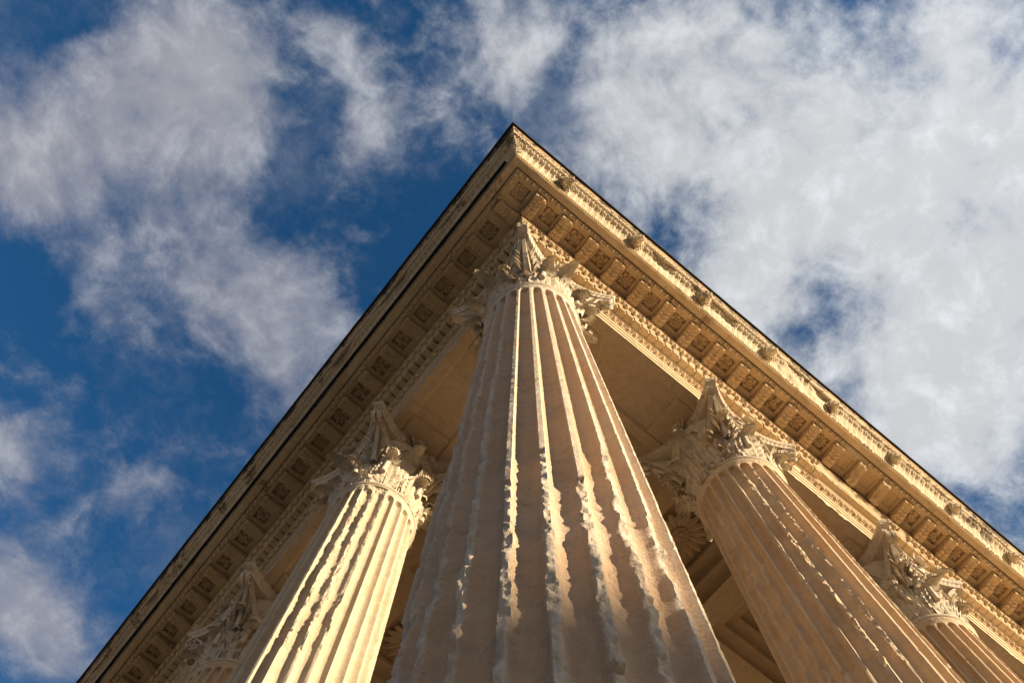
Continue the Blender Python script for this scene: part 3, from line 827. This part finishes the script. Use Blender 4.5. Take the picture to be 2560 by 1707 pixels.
# --- cornice body
Z0 = 8.975
def corn_disp(side, t, p, z, fade):
    w = 0 * t
    if side == 'R':
        w = sstep(t, 4.3, 4.5) * sstep(t, 5.6, 5.4)
    n = fbm(t * 6, p * 12, z * 12, 4, 81)
    k = w * sstep(p, 0.50, 0.58) * sstep(p, 1.02, 0.96)
    n = fbm(t * 11, p * 20, z * 20, 5, 83, 0.6)
    return -k * (n * 0.03), k * (n - 0.5) * 0.03
mb = MB()
ZC = 9.35
corn = [(-0.44, Z0 - 0.002), (0.432, Z0 - 0.002), (0.440, Z0 + 0.012), (0.462, Z0 + 0.030), (0.470, Z0 + 0.034), (0.470, Z0 + 0.125),
        (0.572, Z0 + 0.128), (0.578, Z0 + 0.145), (0.585, Z0 + 0.150), (0.602, Z0 + 0.19), (0.628, Z0 + 0.218), (0.636, Z0 + 0.222), (0.640, Z0 + 0.245), (0.652, Z0 + 0.247), (0.655, ZC + 0.0),
        (0.655, ZC), (0.99, ZC), (0.992, ZC - 0.012), (1.004, ZC - 0.013), (1.040, ZC + 0.006), (1.046, ZC + 0.010), (1.047, ZC + 0.05), (1.062, ZC + 0.05), (1.064, ZC + 0.012), (1.072, ZC + 0.006),
        (1.150, ZC + 0.004), (1.156, ZC + 0.008), (1.157, ZC + 0.25), (1.15, ZC + 0.262), (1.176, ZC + 0.268), (1.182, ZC + 0.285), (-0.44, ZC + 0.285)]
# leave the coffer strip open: split the profile at the soffit
i0 = corn.index((0.655, ZC))
sweep(mb, corn[:i0 + 1], 0.04, 0.0018, 6, False, corn_disp)
sweep(mb, corn[i0 + 2:], 0.04, 0.0018, 7, False, corn_disp)
# dentils
for side in 'RL':
    t = -0.56; k = 0
    while t < T_END - 0.3:
        w = 0.092; b0 = t + 0.004 * rnd.uniform(-1, 1)
        gone = damaged(side, t)
        if not gone and (t > -0.47 or k == 0):
            deep = 0.006 if side == 'R' else 0.0
            pz = [(0.471, Z0 + 0.036), (0.556, Z0 + 0.036), (0.562, Z0 + 0.042), (0.566, Z0 + 0.127), (0.471, Z0 + 0.127)]
            for (aa, bb) in (((b0, b0 + w)),):
                A = np.array([side_xyz(side, aa, p, z) for p, z in pz]); B = np.array([side_xyz(side, bb, p, z) for p, z in pz])
                mb.add(np.concatenate([A, B]), [(0, 1, 6, 5), (1, 2, 7, 6), (2, 3, 8, 7), (3, 4, 9, 8), (0, 1, 2, 4), (2, 3, 4, 4), (5, 6, 7, 9), (7, 8, 9, 9)])
            if side == 'R' and not 0.08 * 0 > 1:   # the gaps of the sunlit side are shallow
                A = np.array([side_xyz(side, b0 + w, p, z) for p, z in ((0.471, Z0 + 0.045), (0.540, Z0 + 0.045), (0.550, Z0 + 0.127), (0.471, Z0 + 0.127))])
                B = np.array([side_xyz(side, b0 + 0.126, p, z) for p, z in ((0.471, Z0 + 0.045), (0.540, Z0 + 0.045), (0.550, Z0 + 0.127), (0.471, Z0 + 0.127))])
                mb.add(np.concatenate([A, B]), [(0, 1, 5, 4), (1, 2, 6, 5), (2, 3, 7, 6)])
        t += 0.126; k += 1
cornice = mb.build('cornice', M['cornice'], ent, True, 35)
for side in 'RL':
    mb = MB()
    egg_row(mb, side, 0.608, Z0 + 0.176, 0.132, 0.041, skip=lambda t: damaged(side, t))
    egg_row(mb, side, 1.020, ZC - 0.005, 0.098, 0.028, skip=lambda t: side == 'R' and 4.5 < t < 4.9)
    mb.build('egg_moulding', M['cornice'], ent, True, 50)

# --- coffers, rosettes, modillions under the cornice
def rosette_mesh(style):
    """flower hanging face down (-z) about the origin, radius about 0.08"""
    mb = MB(); n1, n2, l1, w1, curl = style
    dn = np.array([0, 0, -1.0])
    for k in range(n1):
        a = k * 2 * PI / n1
        d = np.array([math.cos(a), math.sin(a), -0.18])
        mb.petal(d * 0.018, d, dn, l1, w1, curl, 0.55, 5)
    for k in range(n2):
        a = (k + 0.5) * 2 * PI / n2
        d = np.array([math.cos(a), math.sin(a), -0.75])
        mb.petal(d * 0.010 + dn * 0.006, d, dn, l1 * 0.5, w1 * 0.75, 0.1, 0.6, 4)
    mb.ball((0, 0, -0.022), (0.014, 0.014, 0.013), 8, 6)
    th = [(0.024 * math.cos(a), 0.024 * math.sin(a), -0.016) for a in np.linspace(0, 2 * PI, 13)]
    mb.tube(th, 0.005, 5)
    return mb.mesh('rosette', M['panel'], True, 45)
ROS = [rosette_mesh(s) for s in ((6, 0, 0.068, 0.060, 0.12), (10, 5, 0.066, 0.036, 0.08), (8, 6, 0.068, 0.046, 0.2), (5, 5, 0.066, 0.070, 0.15), (7, 0, 0.066, 0.050, -0.05), (12, 6, 0.068, 0.030, 0.1), (4, 4, 0.074, 0.062, 0.2))]
def corner_rosette():
    mb = MB(); dn = np.array([0, 0, -1.0])
    for k in range(8):
        a = k * PI / 4 + PI / 8 * 0; L = 0.115 if k % 2 else 0.10
        for q in (-0.28, 0, 0.28):
            d = np.array([math.cos(a + q), math.sin(a + q), -0.1])
            mb.petal(d * 0.035, d, dn, L * (1 - abs(q) * 0.5) * 0.75, 0.036, 0.15, 0.5)
        d = np.array([math.cos(a + .39), math.sin(a + .39), -0.4]); mb.petal(d * 0.015, d, dn, 0.06, 0.036, 0.15, 0.5)
    mb.ball((0, 0, -0.03), (0.018, 0.018, 0.016), 8, 6)
    return mb.mesh('rosette', M['cornice'], True, 45)
def modillion_mesh(seed, worn=0.0):
    """bracket: origin at its back on the coffer plane, y = outwards, x = along, z down"""
    r = random.Random(seed); mb = MB()
    w = 0.146
    prof = [(0.0, -0.006), (0.0, -0.098), (0.035, -0.104), (0.075, -0.097), (0.12, -0.080), (0.17, -0.066), (0.22, -0.060), (0.265, -0.064), (0.295, -0.062), (0.312, -0.050), (0.316, -0.034), (0.316, -0.006)]
    pr = []
    for (a, b) in prof:
        pr.append((a, b))
    nx = 7
    V = np.zeros((len(pr), nx, 3))
    for i, (y, z) in enumerate(pr):
        for j in range(nx):
            x = (j / (nx - 1) - 0.5) * w
            nz = (fbm(x * 30 + seed, y * 30, z * 30, 3, 5) - 0.5) * (0.004 + worn * 0.055)
            V[i, j] = (x, y + nz, z - nz)
    mb.grid(V)
    for j in (0, nx - 1):
        c = np.array([0.0, 0.15, -0.05]); c[0] = V[0, j, 0]
        m_ = len(pr); mb.add(list(V[:, j]) + [c], [(k, (k + 1) % m_, m_, m_) for k in range(m_)])
    # small leaf moulding round the top of the bracket
    zt = -0.018
    for (x0, y0, x1, y1) in ((-w / 2 - 0.006, 0.0, -w / 2 - 0.006, 0.325), (w / 2 + 0.006, 0.0, w / 2 + 0.006, 0.325), (-w / 2 - 0.006, 0.325, w / 2 + 0.006, 0.325)):
        L = math.hypot(x1 - x0, y1 - y0); n = int(L / 0.0235)
        for k in range(n):
            f = (k + 0.5) / n
            mb.ball((x0 + (x1 - x0) * f, y0 + (y1 - y0) * f, zt), (0.0095, 0.0095, 0.016), 5, 4)
    if worn < 0.5:
        # acanthus leaf lying along the underside, tip rolled up at the front
        def under(y):
            for (a, b), (c_, d_) in zip(pr[1:], pr[2:]):
                if a <= y <= c_: return b + (d_ - b) * (y - a) / max(1e-6, c_ - a)
            return -0.08
        pts = [(0, y, under(y) - 0.006) for y in np.linspace(0.01, 0.27, 9)]
        mb.tube(pts, [0.010] * 9, 6)
        for k, y in enumerate((0.02, 0.075, 0.13, 0.185, 0.235)):
            for sg in (-1, 1):
                L = (0.075, 0.085, 0.085, 0.08, 0.06)[k]
                ar = math.radians(52)
                mb.petal((sg * 0.006, y, under(y) - 0.001), (sg * math.sin(ar), math.cos(ar), 0.08), (0, -0.2, -1), L * 0.95, 0.056, 0.10, 0.40, 5)
                ar = math.radians(80)
                mb.petal((sg * 0.030, y + 0.004, under(y) - 0.0), (sg * math.sin(ar), math.cos(ar), 0.05), (0, -0.2, -1), L * 0.55, 0.026, 0.10, 0.5, 4)
        for a in (-60, -35, -12, 12, 35, 60):
            ar = math.radians(a)
            mb.petal((0, 0.262, -0.068), (math.sin(ar), math.cos(ar), -0.25), (0, -0.3, -1), 0.062, 0.028, -0.25, 0.5, 4)
        # scroll eye on each flank
        for sg in (-1, 1):
            sp = [(sg * (w / 2 + 0.003), a, b) for a, b in spiral_pts((0.272, -0.038), 0.024, 1.3, 14, -PI / 2, 1)]
            mb.tube(sp, 0.007, 5)
            sp = [(sg * (w / 2 + 0.003), a, b) for a, b in spiral_pts((0.050, -0.062), 0.036, 1.4, 16, PI / 2, 1)]
            mb.tube(sp, 0.008, 5)
    return mb.mesh('modillion', M['panel'], True, 45)
MOD = [modillion_mesh(1), modillion_mesh(2), modillion_mesh(3)]
MOD_WORN = [modillion_mesh(11, 1.0), modillion_mesh(12, 1.0)]

def coffer(mb, side, t, p, hx, hy, depth=0.05):
    """a sunk square panel; hx half size along, hy half size outwards"""
    z = ZC
    def ring(h1, h2, zz):
        return side_xyz(side, np.array([t - h1, t + h1, t + h1, t - h1]), np.array([p - h2, p - h2, p + h2, p + h2]), zz)
    rings = [ring(hx, hy, z), ring(hx - 0.012, hy - 0.012, z + 0.002), ring(hx - 0.016, hy - 0.016, z + 0.012), ring(hx - 0.024, hy - 0.024, z + 0.014), ring(hx - 0.026, hy - 0.026, z + depth)]
    mb.grid(np.array(rings), True, flip=(side == 'R'))
    mb.add(rings[-1], [(0, 1, 2, 3)])
def plate(mb, side, t0, t1, p0, p1):
    if t1 <= t0: return
    v = side_xyz(side, np.array([t0, t1, t1, t0]), np.array([p0, p0, p1, p1]), ZC)
    mb.add(v, [(0, 1, 2, 3)])
mb = MB()
PR = 0.842
spec = {'R': (-0.390, 0.4188), 'L': (-0.245, 0.4445)}
P_IN, P_OUT = 0.656, 0.991
c0 = -PR
coffer(mb, 'R', c0, PR, 0.118, 0.118, 0.07)
# corner square round its coffer
def corner_plates():
    h = 0.118
    a, b, c, d = -P_OUT, c0 - h, c0 + h, -P_IN
    for (x0, x1, y0, y1) in ((a, d, a, b), (a, d, c, d), (a, b, b, c), (c, d, b, c)):
        mb.add([(x0, y0, ZC), (x1, y0, ZC), (x1, y1, ZC), (x0, y1, ZC)], [(0, 1, 2, 3)])
corner_plates()
inst('rosette', corner_rosette(), Matrix.Translation((c0, c0, ZC + 0.066)), cornice)
for side in 'RL':
    t0, s = spec[side]; h = 0.118; k = 0; prev = -P_IN
    while t0 + k * s < T_END - 0.3:
        t = t0 + k * s
        plate(mb, side, prev, t - h, P_IN, P_OUT)
        bad = damaged(side, t)
        plate(mb, side, t - h, t + h, P_IN, PR - h); plate(mb, side, t - h, t + h, PR + h, P_OUT)
        coffer(mb, side, t, PR, h, h, 0.03 if bad else 0.075)
        prev = t + h
        if not bad:
            c = side_xyz(side, t, PR, ZC + 0.070)
            sc = 1.22 if side == 'R' else 1.24
            inst('rosette', ROS[(k * 3 + (2 if side == 'L' else 0)) % 7], Matrix.Translation(tuple(c)) @ Matrix.Rotation(rnd.uniform(0, 6.28), 4, 'Z') @ Matrix.Scale(sc, 4), cornice)
        tm = t - s / 2
        if k == 0: tm = -0.600 if side == 'R' else -0.555
        c = side_xyz(side, tm, 0.655, ZC)
        if side == 'R': Mx = Matrix.Translation(tuple(c)) @ Matrix(((1, 0, 0, 0), (0, -1, 0, 0), (0, 0, 1, 0), (0, 0, 0, 1)))
        else: Mx = Matrix.Translation(tuple(c)) @ Matrix(((0, -1, 0, 0), (1, 0, 0, 0), (0, 0, 1, 0), (0, 0, 0, 1)))
        wornm = damaged(side, tm) and tm > 4.6
        inst('modillion', MOD_WORN[k % 2] if wornm else MOD[k % 3], Mx, cornice)
        k += 1
    plate(mb, side, prev, T_END, P_IN, P_OUT)
mb.build('coffer_panels', M['panel'], ent, True, 30)

# --- sima: bead and leaf rows, tongues, top fillet
def worn_amt(side, t):
    if side == 'L': return 0 * t + 0.1
    return np.clip(0.0 + 0.95 * sstep(t, 3.05, 3.4) - 0.5 * sstep(t, 4.0, 4.3), 0, 1)
LIONS = {'R': [-0.43 + 1.163 * k for k in range(12)], 'L': [-0.1 + 1.25 * k for k in range(0)]}
def sima_disp(side, t, p, z, fade):
    v = (z - 9.662) / (9.865 - 9.662)
    pitch = 0.092
    f = (t / pitch) % 1.0
    u = np.abs(2 * f - 1)
    groove = sstep(u, 0.80, 0.97)
    prof = np.sqrt(np.clip(1 - u * u, 0, 1))
    top = np.sqrt(np.clip(1 - (u * 0.98) ** 2, 0, 1))
    inside = sstep(v, 0.04, 0.14) * sstep(v, 0.70 + 0.18 * top, 0.62 + 0.18 * top)
    W = worn_amt(side, t)
    d = (0.030 * prof * inside + 0.022 * groove * sstep(v, 0.0, 0.06) * sstep(v, 0.95, 0.85)) * (1 - 0.7 * W)
    so = 0 if side == 'R' else 900
    n = fbm(t * 9 + so, p * 9, z * 9, 4, 91)
    d = d + W * (n - 0.5) * 0.06 + 0.002 * (n - 0.5)
    br = np.clip(fbm(t * 1.7 + so + 3, 0 * t, 0 * t, 3, 93) - 0.63, 0, 1) * 6
    d = d + np.clip(br, 0, 1) * sstep(v, 0.45, 0.95) * 0.04
    return (-d * 0.75) * fade, (d * 0.66) * fade
mb = MB()
sv = []
for i in range(13):
    v = i / 12
    sv.append((1.190 + 0.158 * (0.62 * v + 0.38 * v * v), 9.662 + 0.203 * v))
sweep(mb, sv, 0.0066, 0, 0, False, sima_disp, t_end=10.5)
body = [(1.182, 9.637), (1.186, 9.64), (1.190, 9.662), sv[-1], (1.345, 9.868), (1.368, 9.892), (1.372, 9.90), (-0.3, 9.91), (-0.3, 9.637)]
mb2 = MB()
sweep(mb, [(1.16, 9.638), (1.184, 9.640), (1.190, 9.662)], 0.04, 0.001, 3, False)
sweep(mb, [sv[-1], (1.356, 9.868), (1.372, 9.874), (1.384, 9.892), (1.388, 9.90), (-0.3, 9.905)], 0.04, 0.003, 4, False)
# ornament rows
for side in 'RL':
    te = 10.4
    t = -1.16; 
    while t < te:                                    # leaf and bead row at the foot
        W = float(worn_amt(side, np.array(t)))
        if rnd.random() > W * 0.5:
            hemi(mb, side, t, 1.180, 9.632, 0.014, 0.018, 0.014, 6, 4)
            a0 = side_xyz(side, t + 0.018, 1.190, 9.652); a1 = side_xyz(side, t + 0.014, 1.164, 9.622)
            mb.tube([a0, a1], [0.006, 0.004], 4)
        t += 0.034 * rnd.uniform(0.95, 1.05)
    t = -1.33
    while t < te:                                    # leaf row above the tongues
        W = float(worn_amt(side, np.array(t)))
        if rnd.random() > W * 0.7:
            hemi(mb, side, t, 1.366, 9.874, 0.019, 0.017, 0.014, 7, 5)
            for q in (-1, 1):
                a0 = side_xyz(side, t + 0.031 + q * 0.008, 1.384, 9.886); a1 = side_xyz(side, t + 0.031 - q * 0.004, 1.346, 9.862)
                mb.tube([a0, a1], [0.008, 0.004], 4)
        t += 0.062 * rnd.uniform(0.97, 1.03)
sima = mb.build('sima', M['sima'], ent, True, 45)
def lion_mesh():
    """waterspout head, looks along +x and a little down, mane behind"""
    mb = MB()
    mb.ball((0.03, 0, 0), (0.075, 0.075, 0.085), 14, 10)
    mb.ball((0.095, 0, -0.018), (0.045, 0.040, 0.032), 10, 8)
    mb.ball((0.085, 0, -0.062), (0.036, 0.030, 0.014), 10, 6)
    mb.ball((0.135, 0, -0.004), (0.012, 0.018, 0.011), 8, 6)
    for sg in (-1, 1):
        mb.ball((0.088, sg * 0.034, 0.028), (0.012, 0.014, 0.010), 8, 6)
        mb.ball((0.085, sg * 0.034, 0.044), (0.018, 0.020, 0.008), 8, 5)
        mb.ball((0.02, sg * 0.068, 0.062), (0.018, 0.014, 0.022), 8, 6)
        mb.ball((0.105, sg * 0.026, -0.030), (0.022, 0.018, 0.018), 8, 6)
    for ring_, n, R_, L in ((0, 13, 0.066, 0.075), (1, 16, 0.080, 0.085)):
        for k in range(n):
            a = k * 2 * PI / n + ring_ * 0.17
            d = np.array([0.15 - 0.25 * ring_, math.cos(a), math.sin(a)])
            mb.petal((0.045 - 0.03 * ring_, (R_ - 0.018) * math.cos(a), (R_ - 0.018) * math.sin(a)), d, (1, 0.4 * math.sin(a), -0.4 * math.cos(a)), L * 0.62, 0.036, -0.25, 0.7, 4)
    return mb.mesh('lion_head', M['sima'], True, 50)
LION = lion_mesh()
for k, t in enumerate(LIONS['R']):
    if t > 10: break
    c = side_xyz('R', t, 1.285, 9.775)
    Mx = Matrix.Translation(tuple(c)) @ Matrix.Rotation(-PI / 2, 4, 'Z') @ Matrix.Rotation(math.radians(28), 4, 'Y') @ Matrix.Scale(1.05 if k < 4 else 0.85, 4)
    inst('lion_head', LION, Mx, sima)
# leaf covering the mitre of the sima
mb = MB()
for k in range(6):
    f = k / 5
    base = np.array([-1.19 - 0.12 * f, -1.19 - 0.12 * f, 9.66 + 0.19 * f])
    for sg in (-1, 1):
        for a in (15, 45, 75):
            ar = math.radians(a)
            d = np.array([-0.5, -0.5, 0.75]) * math.cos(ar) + (np.array([0.8, -0.25, 0.0]) if sg > 0 else np.array([-0.25, 0.8, 0.0])) * math.sin(ar)
            mb.petal(base, d, (-0.5, -0.5, -0.8), 0.085, 0.036, 0.2, 0.5, 4)
mb.build('corner_leaf', M['sima'], sima, True, 45)

mb = MB()
def fil_disp(side, t, p, z, fade):
    so = 0 if side == 'R' else 77
    n = fbm(t * 2.3 + so, z * 3, 0 * t, 4, 101)
    c = np.clip(n - 0.56, 0, 1) * 0.12 * sstep(z, 9.985, 9.93) * sstep(p, 1.3, 1.36)
    return -c * fade, c * fade * 0.6
sweep(mb, [(1.384, 9.902), (1.387, 9.903), (1.394, 9.93), (1.403, 9.958), (1.413, 9.985), (1.418, 9.992), (1.425, 10.0), (0.9, 10.004), (0.9, 9.902)], 0.03, 0.002, 8, False, fil_disp)
mb.build('crown_fillet', M['crown'], ent, True, 50)
mb = MB()
sweep(mb, [(1.395, 10.006), (1.455, 10.008), (1.462, 10.016), (1.464, 10.045), (1.452, 10.052), (0.6, 10.20)], 0.035, 0.0045, 9, False)
mb.build('roof_edge_flashing', M['lead'], ent, True, 50)
# lead strip in the joint below the tongues on the shaded side, swollen in one place
mb = MB()
n = 420; tt = np.linspace(-1.02, T_END, n)
sw = 0.02 * np.exp(-((tt - 2.9) / 0.16) ** 2) + 0.012 * np.exp(-((tt - 1.65) / 0.1) ** 2)
rows = []
for (p, z, k) in ((1.212, 9.606, 1), (1.226, 9.612, 0), (1.233, 9.640, 0), (1.226, 9.690, 0), (1.19, 9.700, 0)):
    rows.append(side_xyz('L', tt, p - sw * k * 1.2 + 0.001 * np.sin(tt * 9), z))
mb.grid(np.array(rows).transpose(1, 0, 2))
mb.build('lead_strip', M['lead'], ent, True, 50)

# roof behind the eaves
mb = MB()
zr_ = 10.06
mb.add([(-1.42, -1.42, zr_), (T_END + 0.6, -1.42, zr_), (T_END + 0.6, 6.9, 12.6), (6.0, 6.9, 12.6)], [(0, 1, 2, 3)])
mb.add([(-1.42, -1.42, zr_), (6.0, 6.9, 12.6), (6.0, T_END + 0.6, 12.6), (-1.42, T_END + 0.6, zr_)], [(0, 1, 2, 3)])
mb.build('roof', M['tile'], ent, False)

# ------------------------------------------------------------------ porch ceiling, cella
ceil_t = empty('porch_ceiling', (0, 0, 8.4), 'coffered stone ceiling in deep shade behind the columns, with a big sunflower rosette', 'ceiling')
off = Matrix.Translation((0, 0, -8.4))
mb = MB()
X0, Y0 = 0.475, 0.475
ZB = 8.70
pit = 1.75
def sq_rings(cx, cy, halves, zs):
    rings = []
    for i, h in enumerate(halves):
        for z in ((zs[i], zs[i + 1]) if i + 1 < len(zs) else (zs[i],)):
            rings.append([(cx - h, cy - h, z), (cx + h, cy - h, z), (cx + h, cy + h, z), (cx - h, cy + h, z)])
    mb.grid(np.array(rings, float), True)
    mb.add(rings[-1], [(0, 1, 2, 3)])
cells = []
for i in range(7):
    for j in range(7):
        cx, cy = 1.70 + (i - 0) * pit - 0.0, 1.25 + j * pit + 0.0
        if i > 0 and j > 2 and i > 2: continue
        cells.append((cx, cy))
xs = [1.75 + i * pit for i in range(7)]; ys = [1.20 + j * pit for j in range(7)]
cells = [(x, y) for x in xs for y in ys]
hh = 0.72
for (cx, cy) in cells:
    sq_rings(cx, cy, [hh, 0.55, 0.38], [ZB, ZB + 0.12, ZB + 0.24, ZB + 0.34])
# flat ribs between the coffers
xe = sorted([X0] + [v for x in xs for v in (x - hh, x + hh)] + [T_END])
ye = sorted([Y0] + [v for y in ys for v in (y - hh, y + hh)] + [T_END])
for i in range(len(xe) - 1):
    for j in range(len(ye) - 1):
        mx, my = (xe[i] + xe[i + 1]) / 2, (ye[j] + ye[j + 1]) / 2
        if any(abs(mx - c[0]) < hh and abs(my - c[1]) < hh for c in cells): continue
        mb.add([(xe[i], ye[j], ZB), (xe[i + 1], ye[j], ZB), (xe[i + 1], ye[j + 1], ZB), (xe[i], ye[j + 1], ZB)], [(0, 1, 2, 3)])
# stepped beam along both architraves
sweep(mb, [(-0.44, 8.56), (-0.60, 8.56), (-0.60, 8.62), (-0.66, 8.62), (-0.66, ZB)], 0.5, 0, 0, False)
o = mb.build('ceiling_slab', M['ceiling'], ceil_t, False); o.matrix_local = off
def sunflower():
    mb = MB(); dn = np.array([0, 0, -1.0])
    for k in range(16):
        a = k * PI / 8; d = np.array([math.cos(a), math.sin(a), -0.12])
        mb.petal(d * 0.10, d, dn, 0.25, 0.095, 0.06, 0.45, 6)
        a += PI / 16; d = np.array([math.cos(a), math.sin(a), 0.0])
        mb.petal(d * 0.10 + np.array([0, 0, .02]), d, dn, 0.24, 0.085, 0.02, 0.4, 6)
    mb.ball((0, 0, -0.02), (0.10, 0.10, 0.035), 20, 8)
    mb.tube([(0.10 * math.cos(a), 0.10 * math.sin(a), -0.03) for a in np.linspace(0, 2 * PI, 25)], 0.012, 6)
    for k in range(6):
        a = k * PI / 3; mb.petal((0.01 * math.cos(a), 0.01 * math.sin(a), -0.05), (math.cos(a), math.sin(a), -0.3), dn, 0.05, 0.04, 0.2, 0.5)
    return mb.mesh('ceiling_rosette', M['ceiling'], True, 45)
SF = sunflower()
for (cx, cy) in cells:
    if cx < 7.5 and cy < 6.5:
        inst('ceiling_rosette', SF, off @ Matrix.Translation((cx, cy, ZB + 0.32)), ceil_t)

# cella: the walled hall behind the porch
cella = empty('temple_hall', (7.9, 7.9, BASE), 'walled temple hall behind the porch columns', 'building')
mb = MB()
mb.box(0, T_END - 7.9, 0, T_END - 7.9, 0, 8.56 - BASE)
mb.build('wall', M['podium'], cella, False)
mb = MB(); mb.box(1.6, 3.6, -0.06, -0.003, 0.0, 5.2); mb.build('doorway', M['wood'], cella, False)

# ------------------------------------------------------------------ podium, ground, the square around
pod = empty('podium', (0, 0, -4.4), 'high stone podium with moulded edge carrying the columns', 'podium')
mb = MB()
pp = [(2.2, -4.4), (2.2, -4.15), (2.05, -4.05), (2.02, -1.95), (2.2, -1.85), (2.2, BASE), (0.0, BASE)]
sweep(mb, pp, 0.5, 0.0, 0, False, t_end=T_END)
mb.add([(0, 0, BASE), (T_END, 0, BASE), (T_END, T_END, BASE), (0, T_END, BASE)], [(0, 1, 2, 3)])
o = mb.build('podium_block', M['podium'], pod, True, 20); o.matrix_local = Matrix.Translation((0, 0, 4.4))

mb = MB()
mb.box(-900, 900, -900, 900, -5.2, -4.4)
tag(mb.build('ground', M['ground'], None, False), kind='structure')

# unseen house row, added and sized to block low sun from the porch foot
def add_shade_houses(dist, top, x0, x1, label):
    c = Vector((sdir.x, sdir.y, 0)).normalized() * dist
    hs = empty('shade_houses', (c.x, c.y, -4.4), label, 'building')
    hs.rotation_euler = (0, 0, SUN_AZ + PI / 2)
    mb = MB(); mb.box(x0, x1, 0, 12, 0, top + 4.4 - 3.0); mb.build('wall', M['house'], hs, False)
    mb = MB(); h = top + 4.4
    mb.add([(x0 - .4, -.5, h - 3), (x1 + .4, -.5, h - 3), (x1 + .4, 6, h), (x0 - .4, 6, h), (x1 + .4, 12.5, h - 3), (x0 - .4, 12.5, h - 3)], [(0, 1, 2, 3), (3, 2, 4, 5)])
    mb.build('roof', M['tile'], hs, False)
    mb = MB()
    for i in range(int((x1 - x0) / 3.2)):
        for j in range(4):
            x = x0 + 1.6 + i * 3.2; z = 1.2 + j * 3.3
            if z + 1.8 < h - 3.2: mb.box(x - .5, x + .5, 12.004, 12.05, z, z + 1.8)
    mb.build('window', M['glass'], hs, False)
add_shade_houses(60.0, 0.30 + 60 * math.tan(SUN_EL), -78.0, 1.3, 'unseen long row of tile roofed houses added to shade the foot of the porch')
